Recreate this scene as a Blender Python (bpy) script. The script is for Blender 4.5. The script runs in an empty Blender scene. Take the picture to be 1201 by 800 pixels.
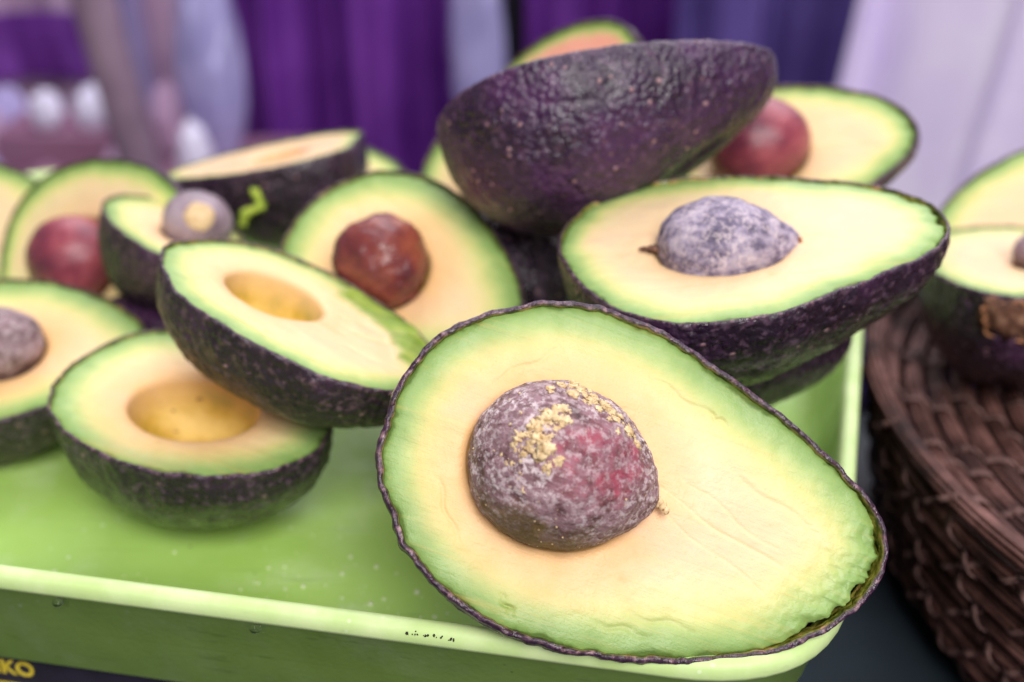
import bpy, math, random
import numpy as np
from mathutils import Matrix, Vector, noise

scene = bpy.context.scene
COL = scene.collection
R = math.radians
random.seed(7)
rng = np.random.default_rng(7)

# ------------------------------------------------------------------ camera
cam_d = bpy.data.cameras.new('camera')
cam = bpy.data.objects.new('camera', cam_d)
COL.objects.link(cam)
cam.location = (0, 0, 0.21)
cam.rotation_euler = (R(62), 0, 0)
cam_d.lens = 40.0
cam_d.sensor_width = 36.0
cam_d.clip_start = 0.01
cam_d.clip_end = 50
cam_d.dof.use_dof = True
cam_d.dof.focus_distance = 0.262
cam_d.dof.aperture_fstop = 6.5
scene.camera = cam

# ------------------------------------------------------------------ light
world = bpy.data.worlds.new('World')
scene.world = world
world.use_nodes = True
bg = world.node_tree.nodes['Background']
bg.inputs[0].default_value = (0.86, 0.81, 1.0, 1)
bg.inputs[1].default_value = 0.17


def area(name, loc, target, sx, sy, power, color):
    d = bpy.data.lights.new(name, 'AREA')
    d.shape = 'RECTANGLE'
    d.size, d.size_y = sx, sy
    d.energy = power
    d.color = color
    o = bpy.data.objects.new(name, d)
    COL.objects.link(o)
    o.location = loc
    o.rotation_euler = (Vector(target) - Vector(loc)).to_track_quat('-Z', 'Y').to_euler()
    return o


area('canopy_daylight', (0.2, 1.0, 1.15), (0, 0.35, 0), 1.9, 1.2, 19.0, (0.93, 0.93, 1.0))
area('back_fill', (0.1, 2.3, 1.45), (0, 0.3, 0), 3.0, 1.2, 15.0, (0.92, 0.92, 1.0))  # lamp added out of view so the tray rim picks up a reflection
area('key_daylight', (0.25, -0.80, 1.15), (0, 0.3, 0), 0.8, 0.8, 26.0, (1.0, 0.97, 0.95))

vs = scene.view_settings
vs.view_transform = 'Standard'
vs.look = 'None'
vs.exposure = 0.27
vs.gamma = 1.0
vs.use_curve_mapping = False


# ------------------------------------------------------------------ helpers
def lin(r, g, b):
    return tuple(((c / 255) / 12.92 if c <= 10 else (((c / 255) + 0.055) / 1.055) ** 2.4) for c in (r, g, b)) + (1,)


class Nodes:
    def __init__(s, name):
        s.m = bpy.data.materials.new(name)
        s.m.use_nodes = True
        s.t = s.m.node_tree
        s.n = s.t.nodes
        s.b = s.n['Principled BSDF']
        s.coord = s.n.new('ShaderNodeTexCoord')

    def link(s, a, b):
        s.t.links.new(a, b)

    def set(s, sock, v):
        if hasattr(v, 'links') or isinstance(v, bpy.types.NodeSocket):
            s.link(v, sock)
        else:
            sock.default_value = v

    def noise(s, scale, detail=4, rough=0.55, vec=None, out='Fac', dist=0.0):
        x = s.n.new('ShaderNodeTexNoise')
        x.inputs['Scale'].default_value = scale
        x.inputs['Detail'].default_value = detail
        x.inputs['Roughness'].default_value = rough
        x.inputs['Distortion'].default_value = dist
        s.link(vec or s.coord.outputs['Object'], x.inputs['Vector'])
        return x.outputs[out]

    def voro(s, scale, feature='F1', vec=None, out='Distance', rnd=1.0):
        x = s.n.new('ShaderNodeTexVoronoi')
        x.feature = feature
        x.inputs['Scale'].default_value = scale
        x.inputs['Randomness'].default_value = rnd
        s.link(vec or s.coord.outputs['Object'], x.inputs['Vector'])
        return x.outputs[out]

    def scaled(s, sc, rot=(0, 0, 0)):
        x = s.n.new('ShaderNodeMapping')
        x.inputs['Scale'].default_value = sc
        x.inputs['Rotation'].default_value = rot
        s.link(s.coord.outputs['Object'], x.inputs['Vector'])
        return x.outputs[0]

    def attr(s, name, out='Fac'):
        x = s.n.new('ShaderNodeAttribute')
        x.attribute_name = name
        return x.outputs[out]

    def math(s, op, a, b=0.0, c=None, clamp=False):
        x = s.n.new('ShaderNodeMath')
        x.operation = op
        x.use_clamp = clamp
        s.set(x.inputs[0], a)
        s.set(x.inputs[1], b)
        if c is not None:
            s.set(x.inputs[2], c)
        return x.outputs[0]

    def rng(s, v, a, b, c=0.0, d=1.0):
        x = s.n.new('ShaderNodeMapRange')
        x.interpolation_type = 'SMOOTHSTEP'
        s.set(x.inputs[0], v)
        for i, q in enumerate((a, b, c, d)):
            x.inputs[i + 1].default_value = q
        return x.outputs[0]

    def ramp(s, v, stops):
        x = s.n.new('ShaderNodeValToRGB')
        s.link(v, x.inputs[0])
        e = x.color_ramp.elements
        while len(e) < len(stops):
            e.new(0.5)
        for k, (p, c) in enumerate(stops):
            e[k].position = p
            e[k].color = c
        return x.outputs[0]

    def mix(s, f, a, b, mode='MIX'):
        x = s.n.new('ShaderNodeMix')
        x.data_type = 'RGBA'
        x.blend_type = mode
        s.set(x.inputs['Factor'], f)
        s.set(x.inputs['A'], a)
        s.set(x.inputs['B'], b)
        return x.outputs['Result']

    def bump(s, h, strength, dist, prev=None):
        x = s.n.new('ShaderNodeBump')
        x.inputs['Strength'].default_value = strength
        x.inputs['Distance'].default_value = dist
        s.link(h, x.inputs['Height'])
        if prev:
            s.link(prev, x.inputs['Normal'])
        s.link(x.outputs[0], s.b.inputs['Normal'])
        return x.outputs[0]

    def fin(s, color=None, rough=None, spec=None, sss=0, sss_r=None, sss_s=0.002, coat=0, sheen=0):
        if color is not None:
            s.set(s.b.inputs['Base Color'], color)
        if rough is not None:
            s.set(s.b.inputs['Roughness'], rough)
        if spec is not None:
            s.set(s.b.inputs['Specular IOR Level'], spec)
        if sss:
            s.b.inputs['Subsurface Weight'].default_value = sss
            s.b.inputs['Subsurface Radius'].default_value = sss_r or (1, .8, .4)
            s.b.inputs['Subsurface Scale'].default_value = sss_s
        s.b.inputs['Coat Weight'].default_value = coat
        if sheen:
            s.b.inputs['Sheen Weight'].default_value = sheen
        return s.m


def mesh_obj(name, verts, faces, mat, parent=None, smooth=True, attrs=None):
    me = bpy.data.meshes.new(name)
    me.from_pydata([tuple(v) for v in np.asarray(verts, float)], [], [tuple(int(i) for i in f) for f in faces])
    if attrs:
        for k, a in attrs.items():
            at = me.attributes.new(k, 'FLOAT', 'POINT')
            at.data.foreach_set('value', np.asarray(a, np.float32))
    if smooth:
        me.polygons.foreach_set('use_smooth', [True] * len(me.polygons))
    me.materials.append(mat)
    o = bpy.data.objects.new(name, me)
    COL.objects.link(o)
    if parent:
        o.parent = parent
    return o


def tag(o, label, cat, group=None):
    o['label'] = label
    o['category'] = cat
    if group:
        o['group'] = group
    return o


def struct(o, kind='structure'):
    o['kind'] = kind
    return o


def grid_faces(nr, nc, wrap=True):
    f = []
    for i in range(nr - 1):
        for j in range(nc if wrap else nc - 1):
            k = (j + 1) % nc
            f.append((i * nc + j, i * nc + k, (i + 1) * nc + k, (i + 1) * nc + j))
    return f


def fbm(p, s, oct=3, seed=0.0):
    v, a, t = 0.0, 1.0, 0.0
    q = Vector(p) * s + Vector((seed, seed * 1.7, -seed))
    for _ in range(oct):
        v += a * noise.noise(q)
        t += a
        a *= 0.5
        q = q * 2.03
    return v / t


# ------------------------------------------------------------------ materials
def flesh_material(name, tone=(1, 1, 1), pinkness=0.0, band=1.0, gloss=0.36, peach=0.7):
    s = Nodes(name)
    e = s.attr('edge')
    core = s.attr('core')
    low = s.noise(55, 3)
    fine = s.noise(420, 3)
    streak = s.noise(60, 3, vec=s.scaled((0.35, 3.0, 1)))
    d = s.math('ADD', e, s.math('MULTIPLY', s.math('SUBTRACT', low, 0.5), 0.0055))
    d = s.math('ADD', d, s.math('MULTIPLY', s.math('SUBTRACT', fine, 0.5), 0.0016))
    d = s.math('ADD', d, s.math('MULTIPLY', s.math('SUBTRACT', streak, 0.5), 0.003))
    u = s.math('DIVIDE', d, 0.024 * band, clamp=True)
    c = s.ramp(u, [(0.0, lin(88, 112, 50)), (0.03, lin(126, 156, 84)), (0.15, lin(146, 174, 100)), (0.26, lin(176, 192, 116)),
                   (0.40, lin(208, 206, 132)), (0.58, lin(228, 210, 152)), (0.8, lin(231, 206, 160)), (1.0, lin(231, 202, 160))])
    near = s.rng(s.math('ADD', core, s.math('MULTIPLY', s.math('SUBTRACT', low, 0.5), 0.010)), 0.0005, 0.016, 1, 0)
    c = s.mix(s.math('MULTIPLY', near, peach), c, lin(234, 184, 124))
    if pinkness:
        c = s.mix(s.math('MULTIPLY', s.rng(u, 0.25, 0.6), pinkness), c, lin(240, 164, 150))
    blot = s.rng(s.noise(38, 4, vec=s.scaled((0.5, 1.6, 1))), 0.50, 0.72)
    c = s.mix(s.math('MULTIPLY', s.math('MULTIPLY', blot, s.rng(u, 0.3, 0.6)), 0.6), c, lin(236, 192, 158))
    fib = s.rng(s.noise(75, 5, 0.65, vec=s.scaled((0.18, 4.0, 1), (0, 0, R(-8)))), 0.54, 0.70)
    c = s.mix(s.math('MULTIPLY', fib, 0.22), c, lin(226, 184, 104))
    bruise = s.math('MULTIPLY', s.rng(s.noise(24, 5, 0.6), 0.60, 0.74), s.rng(s.noise(300, 4), 0.3, 0.6))
    c = s.mix(s.math('MULTIPLY', bruise, 0.36), c, lin(176, 140, 74))
    c = s.mix(s.math('MULTIPLY', s.attr('vein'), 0.5), c, lin(244, 226, 172))
    spot = s.rng(s.noise(900, 2), 0.66, 0.78)
    c = s.mix(s.math('MULTIPLY', spot, 0.25), c, lin(196, 160, 80))
    torn = s.attr('torn')
    c = s.mix(torn, c, s.ramp(s.noise(70, 5, vec=s.scaled((0.5, 1.8, 1))), [(0.3, lin(96, 122, 40)), (0.5, lin(138, 162, 60)), (0.7, lin(182, 190, 86))]))
    deep = s.attr('bowl')
    c = s.mix(deep, c, s.ramp(s.noise(70, 4), [(0.2, lin(132, 96, 44)), (0.34, lin(158, 138, 40)), (0.48, lin(200, 160, 66)), (0.68, lin(226, 190, 106))]))
    c = s.mix(1.0, c, tone + (1,), 'MULTIPLY')
    h = s.math('ADD', s.math('MULTIPLY', s.noise(800, 3, 0.6), 0.6), s.math('MULTIPLY', s.noise(2200, 2), 0.4))
    b = s.bump(h, 0.42, 0.0005)
    b = s.bump(s.noise(75, 5, 0.65, vec=s.scaled((0.18, 4.0, 1), (0, 0, R(-8)))), 0.28, 0.0009, b)
    s.bump(streak, 0.25, 0.0009, b)
    return s.fin(c, s.rng(s.noise(48, 4), 0.38, 0.62, gloss + .02, gloss + 0.2), 0.36, sss=0.2, sss_r=(1.0, 0.75, 0.3), sss_s=0.0025)


FLESH = flesh_material('avocado_flesh', band=0.95, peach=0.85)
FLESH_PALE = flesh_material('avocado_flesh_pale', (0.94, 0.95, 0.97), band=0.62, peach=0.35)
FLESH_PINK = flesh_material('avocado_flesh_pinkish', (1, .97, .95), pinkness=0.85, band=0.4)
FLESH_BRIGHT = flesh_material('avocado_flesh_bright', (1.12, 1.14, 1.12), band=0.55, peach=0.3)  # tone lifted in the colour for a face turned away from the light
FLESH_CREAM = flesh_material('avocado_flesh_cream', (0.97, .95, .95), pinkness=0.12, band=0.4, peach=0.4)
FLESH_YELLOW = flesh_material('avocado_flesh_yellow', (0.95, .96, .93), band=0.62, peach=0.4)


def skin_material(name, base=(42, 27, 44), hi=(124, 94, 116), green=0.0, rough=0.31, hif=0.42, dotf=0.55, pebble=0.75):
    s = Nodes(name)
    big = s.noise(45, 4)
    v = s.voro(430)
    lump = s.math('ADD', s.math('MULTIPLY', s.math('MULTIPLY', s.math('SUBTRACT', 1, v), s.rng(s.noise(110, 3), 0.35, 0.65, 0.3, 1.0)), 0.9), s.math('MULTIPLY', s.noise(300, 5, 0.6), 0.8))
    c = s.ramp(big, [(0.28, lin(*[int(x * .55) for x in base])), (0.5, lin(*base)), (0.72, lin(base[0] + 26, base[1] + 8, base[2] + 26))])
    c = s.mix(s.math('MULTIPLY', s.rng(s.noise(420, 4), 0.5, 0.68), hif), c, lin(*hi))
    # corky lenticels: single raised pale dots
    warp = s.mix(0.0022, s.coord.outputs['Object'], s.noise(160, 2, out='Color'))
    v2 = s.voro(240, vec=warp)
    vc = s.voro(240, vec=warp, out='Color')
    sep = s.n.new('ShaderNodeSeparateColor')
    s.link(vc, sep.inputs[0])
    dots = s.math('MULTIPLY', s.rng(v2, 0.10, 0.22, 1, 0), s.rng(sep.outputs[0], 0.55, 0.75))
    c = s.mix(s.math('MULTIPLY', dots, dotf), c, lin(196, 150, 152))
    if green:
        g = s.math('MULTIPLY', s.attr('under'), s.rng(s.noise(110, 5, vec=s.scaled((0.8, 2.4, 1.5))), 0.36, 0.58, 0.1, 1.0))  # streaked green underside: bounce light from the tray put into the skin colour
        c = s.mix(s.math('MULTIPLY', g, green), c, s.ramp(s.noise(300, 4), [(0.3, lin(58, 70, 46)), (0.7, lin(124, 138, 100))]))
    # the cut lip of the skin and the olive tissue inside it
    lip = s.attr('lip')
    c = s.mix(lip, c, s.ramp(s.noise(520, 4), [(0.40, lin(40, 22, 38)), (0.55, lin(74, 44, 66)), (0.72, lin(160, 124, 130))]))
    lining = s.attr('lining')
    c = s.mix(lining, c, s.ramp(s.noise(300, 3), [(0.35, lin(70, 80, 24)), (0.55, lin(140, 140, 50)), (0.7, lin(196, 150, 96))]))
    b = s.bump(lump, pebble, 0.0013)
    b = s.bump(dots, 0.5, 0.0006, b)
    s.bump(s.noise(1300, 3), 0.35, 0.0005, b)
    return s.fin(c, s.rng(s.noise(160, 3), 0.3, 0.7, rough - .1, rough + .16), 0.6)


SKIN = skin_material('avocado_skin')
SKIN_BOUNCE = skin_material('avocado_skin_tray_bounce', green=0.95)
SKIN_PURPLE = skin_material('avocado_skin_purple', (56, 28, 62), (128, 90, 120), rough=0.32, hif=0.3, dotf=0.6, pebble=0.8)
SKIN_BROWN = skin_material('avocado_skin_brownish', (46, 32, 42), (126, 98, 100), rough=0.42)


def pit_material(name, stops, gloss=0.4, fuzz=0.0, bump=0.5, scale=140):
    s = Nodes(name)
    n = s.noise(scale, 6, 0.65, vec=s.scaled((0.7, 1.2, 1.2)))
    c = s.ramp(n, [(p, lin(*q)) for p, q in stops])
    red = s.attr('red')
    c = s.mix(s.math('MULTIPLY', red, s.rng(s.noise(330, 4), 0.30, 0.62, 1.0, 0.25)), c, s.ramp(s.noise(260, 3), [(0.3, lin(112, 34, 60)), (0.65, lin(176, 70, 92))]))
    low = s.attr('low')
    c = s.mix(s.math('MULTIPLY', low, 0.9), c, s.ramp(s.noise(120, 3), [(0.3, lin(78, 58, 40)), (0.65, lin(120, 98, 44))]))  # brown lower side: the pit's own shade painted into its colour
    if fuzz:
        f = s.rng(s.noise(620, 5, 0.7), 0.46, 0.62)
        fm = s.math('MULTIPLY', f, s.math('MULTIPLY', s.attr('fuzz'), fuzz))
        c = s.mix(fm, c, lin(222, 204, 206))
    h = s.math('ADD', s.math('MULTIPLY', s.noise(520, 5, 0.7), 0.7), s.math('MULTIPLY', n, 0.6))
    s.bump(h, bump, 0.0011)
    return s.fin(c, gloss, 0.45)


PIT_HERO = pit_material('pit_fuzzy', [(0.30, (52, 30, 32)), (0.42, (106, 72, 74)), (0.56, (152, 118, 126)), (0.72, (98, 62, 60))], 0.55, 0.95, 1.0, 230)
PIT_GREY = pit_material('pit_pale_grey', [(0.32, (62, 54, 78)), (0.45, (108, 96, 122)), (0.57, (166, 152, 172)), (0.75, (190, 176, 184))], 0.6, 0.6, 0.9, 190)
PIT_LILAC = pit_material('pit_lilac_brown', [(0.3, (96, 78, 86)), (0.5, (136, 116, 126)), (0.7, (178, 160, 170))], 0.34, 0.2, 0.3, 50)
PIT_BROWN = pit_material('pit_glossy_brown', [(0.3, (76, 34, 44)), (0.5, (118, 56, 54)), (0.65, (152, 80, 60)), (0.8, (108, 52, 64))], 0.26, 0.0, 0.3, 60)
PIT_RED = pit_material('pit_red', [(0.3, (88, 40, 58)), (0.48, (136, 60, 74)), (0.7, (178, 92, 96))], 0.32, 0.0, 0.35, 70)
PIT_MOTTLED = pit_material('pit_mottled', [(0.3, (86, 62, 62)), (0.48, (120, 92, 96)), (0.62, (160, 130, 140)), (0.8, (120, 88, 84))], 0.55, 0.4, 0.7, 150)

_s = Nodes('flesh_crumb')
CRUMB = _s.fin(_s.ramp(_s.noise(500, 3), [(0.35, lin(196, 162, 116)), (0.65, lin(230, 204, 160))]), 0.6, 0.3, sss=0.2, sss_s=0.001)
_s = Nodes('green_scrap')
SCRAP = _s.fin(_s.ramp(_s.noise(400, 3), [(0.35, lin(140, 170, 50)), (0.65, lin(204, 216, 90))]), 0.5, 0.4)


# ------------------------------------------------------------------ tray (large surfaces first)
def tray_material():
    s = Nodes('green_plastic')
    n = s.noise(22, 4)
    c = s.ramp(n, [(0.3, lin(158, 196, 90)), (0.7, lin(174, 210, 112))])
    film = s.rng(s.noise(34, 6, 0.7), 0.48, 0.72)
    c = s.mix(s.math('MULTIPLY', film, 0.34), c, lin(204, 222, 176))
    sp = s.math('MULTIPLY', s.rng(s.voro(260), 0.10, 0.20, 1, 0), s.rng(s.noise(40, 2), 0.56, 0.7))
    c = s.mix(s.math('MULTIPLY', sp, 0.7), c, lin(226, 236, 210))
    dk = s.math('MULTIPLY', s.rng(s.voro(190), 0.05, 0.12, 1, 0), s.rng(s.noise(25, 2), 0.55, 0.65))
    c = s.mix(s.math('MULTIPLY', dk, 0.8), c, lin(70, 92, 40))
    scr = s.rng(s.noise(90, 4, vec=s.scaled((0.3, 5, 5), (0, 0, R(-10)))), 0.60, 0.72)
    c = s.mix(s.math('MULTIPLY', scr, 0.3), c, lin(96, 130, 60))
    c = s.mix(s.math('MULTIPLY', s.attr('rim'), s.rng(s.noise(70, 4), 0.3, 0.7, 0.45, 0.8)), c, lin(218, 234, 176))  # pale reflection of overhead light on the rim painted into the plastic
    s.bump(s.noise(700, 3), 0.12, 0.0004)
    return s.fin(c, s.rng(s.noise(80, 4), 0.3, 0.7, 0.34, 0.52), 0.4, sss=0.0, sss_r=(.5, 1, .3), sss_s=0.002)


PLASTIC = tray_material()


def dark_table():
    s = Nodes('teal_table')
    c = s.ramp(s.noise(14, 5), [(0.3, lin(22, 28, 34)), (0.7, lin(40, 50, 58))])
    s.bump(s.noise(300, 4), 0.2, 0.0006)
    return s.fin(c, 0.5, 0.4)


TABLE = dark_table()


def box_mesh(name, x0, x1, y0, y1, z0, z1, mat, parent=None, bev=0.002, M=None):
    import bmesh
    bm = bmesh.new()
    bmesh.ops.create_cube(bm, size=1)
    for v in bm.verts:
        v.co = Vector((x0 + (v.co.x + .5) * (x1 - x0), y0 + (v.co.y + .5) * (y1 - y0), z0 + (v.co.z + .5) * (z1 - z0)))
    if bev:
        bmesh.ops.bevel(bm, geom=bm.edges[:], offset=bev, segments=2, affect='EDGES', profile=0.5)
    me = bpy.data.meshes.new(name)
    bm.to_mesh(me)
    bm.free()
    me.materials.append(mat)
    o = bpy.data.objects.new(name, me)
    COL.objects.link(o)
    if parent:
        o.parent = parent
    if M:
        o.matrix_local = M
    return o


TZ = -0.06
_s = Nodes('dark_paving')
_c = _s.ramp(_s.noise(3, 6), [(0.3, lin(40, 34, 52)), (0.7, lin(62, 54, 76))])
GROUND = _s.fin(_c, 0.8, 0.3)
struct(mesh_obj('ground', [(-6, -2, -0.85), (6, -2, -0.85), (6, 8, -0.85), (-6, 8, -0.85)], [(0, 1, 2, 3)], GROUND, smooth=False))
stall = bpy.data.objects.new('stall_table', None)
COL.objects.link(stall)
stall.location = (0.05, 0.25, -0.85)
tag(stall, 'dark teal stall table under the tray and the wicker basket', 'table')
tt = box_mesh('table_top', -0.55, 0.55, -0.25, 0.33, 0.76, 0.79, TABLE, stall, 0.004)
for lx in (-0.5, 0.5):
    for ly in (-0.2, 0.28):
        box_mesh('leg', lx - .02, lx + .02, ly - .02, ly + .02, 0.002, 0.759, TABLE, stall, 0.003)

# tray outline (parallel sided, rounded corners); corner = front right
FR = np.array([0.0735, 0.1848])
u1 = np.array([-0.983, 0.1826]); u1 /= np.linalg.norm(u1)      # along the front rim, to the left
u2 = np.array([0.0430, 0.1453]); u2 /= np.linalg.norm(u2)      # along the right rim, to the back
LF, LS = 0.40, 0.285


def rounded(off, rad):
    """closed polyline of the tray outline moved inwards by off"""
    s12 = abs(u1[0] * u2[1] - u1[1] * u2[0])
    k = off / s12
    c0 = FR + (u1 + u2) * k
    a, b = LF - 2 * k, LS - 2 * k
    cs = [c0, c0 + u2 * b, c0 + u2 * b + u1 * a, c0 + u1 * a]
    pts = []
    for i in range(4):
        p, c, n = cs[i - 1], cs[i], cs[(i + 1) % 4]
        d1 = (p - c) / np.linalg.norm(p - c)
        d2 = (n - c) / np.linalg.norm(n - c)
        A, Bq = c + d1 * rad, c + d2 * rad
        for t in np.linspace(0, 1, 13):
            pts.append((1 - t) ** 2 * A + 2 * t * (1 - t) * c + t * t * Bq)
        for t in np.linspace(0, 1, 14)[1:-1]:
            m = n - d2 * 0 + 0
            e = n + (c - n) / np.linalg.norm(c - n) * rad
            pts.append(Bq + (e - Bq) * t)
    return np.array(pts)


RZ = 0.026
prof = [  # inward offset, z, corner radius : outside foot -> rim -> inside -> floor
    (0.0118, -0.0140, 0.028), (0.0105, -0.0132, 0.029), (0.0082, 0.0030, 0.031), (0.0070, 0.0038, 0.032), (0.0046, 0.0200, 0.035), (0.0024, 0.0210, 0.036),
    (0.0014, 0.0204, 0.037), (0.0005, 0.0209, 0.038), (0.0000, 0.0222, 0.0385), (0.0005, 0.0243, 0.038), (0.0014, 0.0254, 0.037),
    (0.0028, 0.0258, 0.036), (0.0043, 0.0256, 0.034), (0.0053, 0.0245, 0.033), (0.0062, 0.0210, 0.032), (0.0104, 0.0080, 0.029), (0.0128, 0.0012, 0.027),
    (0.0165, -0.0025, 0.024), (0.023, -0.0042, 0.022), (0.045, -0.0047, 0.018), (0.09, -0.0047, 0.012)]
rings = [np.c_[rounded(o, r), np.full(len(rounded(o, r)), z)] for o, z, r in prof]
nc = len(rings[0])
V = np.concatenate(rings)
Fc = [f[::-1] for f in grid_faces(len(rings), nc)]
Fc.append(tuple(range((len(rings) - 1) * nc, len(rings) * nc))[::-1])
Fc.append(tuple(range(nc)))
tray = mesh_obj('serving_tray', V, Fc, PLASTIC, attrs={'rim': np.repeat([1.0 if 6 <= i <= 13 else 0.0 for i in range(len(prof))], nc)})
tag(tray, 'shallow light green plastic tray with a rolled rim holding the avocado halves', 'tray')


# ------------------------------------------------------------------ avocado halves
def periodic(pts, t):
    if not pts:
        return np.zeros_like(t)
    ts = np.array([p[0] for p in pts]); vs_ = np.array([p[1] for p in pts]) * 0.001
    o = np.argsort(ts); ts, vs_ = ts[o], vs_[o]
    ts = np.r_[ts - 2 * math.pi, ts, ts + 2 * math.pi]; vs_ = np.r_[vs_, vs_, vs_]
    v = np.interp(t, ts, vs_)
    k = np.hanning(max(5, len(t) // 16)); k /= k.sum()
    m = len(k)
    return np.convolve(np.r_[v[-m:], v, v[:m]], k, 'same')[m:-m]


def make_half(label, pos, ax, n, L, w, k, flesh=FLESH, skin=SKIN, pit=None, bowl=None, cust=None, res=200,
              seed=0.0, depth=0.95, crevice=0.0, torn=None, bowl_depth=0.016, wav=0.0004, group='cut avocado halves', chop=None, bump=1.0, skin_t=0.0010, bulge=0.02, grooves=None, ridge=None, rings_n=None):
    root = bpy.data.objects.new('avocado_half', None)
    COL.objects.link(root)
    root.empty_display_size = 0.02
    tag(root, label, 'avocado', group)
    n = Vector(n).normalized(); x = Vector(ax); x = (x - n * x.dot(n)).normalized(); y = n.cross(x)
    root.matrix_world = Matrix(((x.x, y.x, n.x, pos[0]), (x.y, y.y, n.y, pos[1]), (x.z, y.z, n.z, pos[2]), (0, 0, 0, 1)))
    t = np.linspace(0, 2 * math.pi, res, endpoint=False)
    ox = L / 2 * np.cos(t); oy = w * L / 2 * np.sin(t) * (1 - k * np.cos(t))
    tx = np.gradient(np.r_[ox[-2:], ox, ox[:2]])[2:-2]; ty = np.gradient(np.r_[oy[-2:], oy, oy[:2]])[2:-2]
    ln = np.hypot(tx, ty); nx, ny = ty / ln, -tx / ln
    e = periodic(cust, t)
    wv = np.array([fbm((a, b, seed), 130, 2, seed) * 1.6 + fbm((a, b, seed), 420, 2, seed + 3) for a, b in zip(ox, oy)]) * wav
    ox = ox + nx * (e + wv); oy = oy + ny * (e + wv)
    if chop is not None:
        ox = np.maximum(ox, -chop * L / 2)
    ct, st = np.cos(t), np.sin(t)
    # ---- skin
    mx = 0.45 * ct * L / 2; my = 0 * mx
    dep = depth * w * L / 2 * (1 - 0.9 * k * ct) * (1 - 0.2 * ct * ct)
    th = skin_t + 0.0004 * np.array([fbm((a, b, 5), 200, 2, seed) for a, b in zip(ox, oy)])
    nphi = max(24, res // 6)
    rings, under, lip, lining = [], [], [], []
    ix, iy = ox - nx * th, oy - ny * th
    rings.append(np.c_[ix - nx * .0006, iy - ny * .0006, np.full(res, -0.006)]); lip.append(0); lining.append(1); under.append(0)
    rings.append(np.c_[ix, iy, np.full(res, -0.0006)]); lip.append(0); lining.append(1); under.append(0)
    lipz = 0.0002 + 0.0004 * np.array([fbm((a, b, 9), 260, 2, seed) for a, b in zip(ox, oy)])
    rings.append(np.c_[ix + nx * .0002, iy + ny * .0002, lipz]); lip.append(1); lining.append(0.1); under.append(0)
    rings.append(np.c_[ox - nx * .00035, oy - ny * .00035, lipz]); lip.append(0.75); lining.append(0); under.append(0)
    for i in range(nphi + 1):
        ph = 0.008 + (math.pi / 2 - 0.008) * i / nphi
        c_, s_ = math.cos(ph), math.sin(ph)
        bl = c_ ** 0.92 * (1 + bulge * s_ * 2); px = mx + (ox - mx) * bl; py = my + (oy - my) * bl; pz = -dep * s_
        dx, dy, dz = (ox - mx) * c_, (oy - my) * c_, -dep * s_
        l = np.sqrt(dx * dx + dy * dy + dz * dz); dx, dy, dz = dx / l, dy / l, dz / l
        amp = min(1.0, i / 3.0) * bump
        h = np.array([fbm((a, b, c), 75, 2, seed) * 0.0010 + noise.noise(Vector((a, b, c)) * 380 + Vector((seed, 0, 0))) * 0.00035
                      for a, b, c in zip(px, py, pz)]) * amp
        rings.append(np.c_[px + dx * h, py + dy * h, pz + dz * h]); lip.append(0.35 if i == 0 else 0); lining.append(0); under.append(min(1, max(0, (s_ - .25) / .35)))
    V = np.concatenate(rings)
    rep = lambda a: np.repeat(np.array(a, float), res)
    mesh_obj('skin', V, [f for f in grid_faces(len(rings), res)], skin, root,
             attrs={'under': rep(under), 'lip': rep(lip), 'lining': rep(lining)})
    # ---- flesh with its bowl
    if pit:
        sec = math.sqrt(max(.2, 1 - (pit['h'] / pit['b']) ** 2)) * 1.025; cx, cy, ca, cb, cr = pit['x'] - .0004, pit['y'], pit['a'] * sec, pit['b'] * sec, pit.get('rot', 0)
    elif bowl:
        cx, cy, ca, cb, cr = bowl
    else:
        cx, cy, ca, cb, cr = -0.08 * L, 0, 0.012, 0.011, 0
    gap = np.full(res, 0.0001)
    if crevice:
        tt_ = np.where(t > math.pi, t - 2 * math.pi, t)
        m = np.exp(-((tt_ + 0.12) / 0.62) ** 4)
        jag = np.array([0.5 + 0.9 * fbm((a, b, 2), 260, 3, seed + 8) for a, b in zip(ox, oy)])
        gap = gap + np.maximum(0, m * crevice * jag)
    fx, fy = ix - nx * gap, iy - ny * gap
    dx, dy = fx - cx, fy - cy
    Rr = np.hypot(dx, dy); ux, uy = dx / Rr, dy / Rr
    ua, ub = ux * math.cos(cr) + uy * math.sin(cr), -ux * math.sin(cr) + uy * math.cos(cr)
    rc = 1 / np.sqrt((ua / ca) ** 2 + (ub / cb) ** 2)
    rings, core, bowlm = [], [], []
    rings.append(np.c_[fx - nx * .0006, fy - ny * .0006, np.full(res, -0.0058)]); core.append(Rr - rc); bowlm.append(0)
    ns = rings_n or max(26, res // 7)
    ss = 1 - np.linspace(0, 1, ns) ** 1.25
    for s_ in ss:
        r = rc + (Rr - rc) * s_
        px, py = cx + ux * r, cy + uy * r
        de = (Rr - rc) * (1 - s_)
        pz = -0.0007 * np.exp(-de / 0.0010) + 0.0007 * np.array([fbm((a, b, 1), 45, 2, seed) for a, b in zip(px, py)]) - 0.0003 + 0.00022 * np.array([fbm((a, b, 1), 240, 2, seed) for a, b in zip(px, py)])
        if crevice:
            near_ = np.exp(-de / 0.006) * np.minimum(1, np.maximum(0, (gap - .0002) / .001))
            pz = pz + near_ * 0.0016 * np.array([fbm((a, b, 3), 330, 3, seed + 2) for a, b in zip(px, py)]) - near_ * 0.0004
        pz = pz - (0.0007 if pit else 0.0014) * np.exp(-(r - rc) / (0.0010 if pit else 0.0016))
        rings.append(np.c_[px, py, pz]); core.append(r - rc); bowlm.append(0)
    zb = rings[-1][:, 2].mean()
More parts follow.
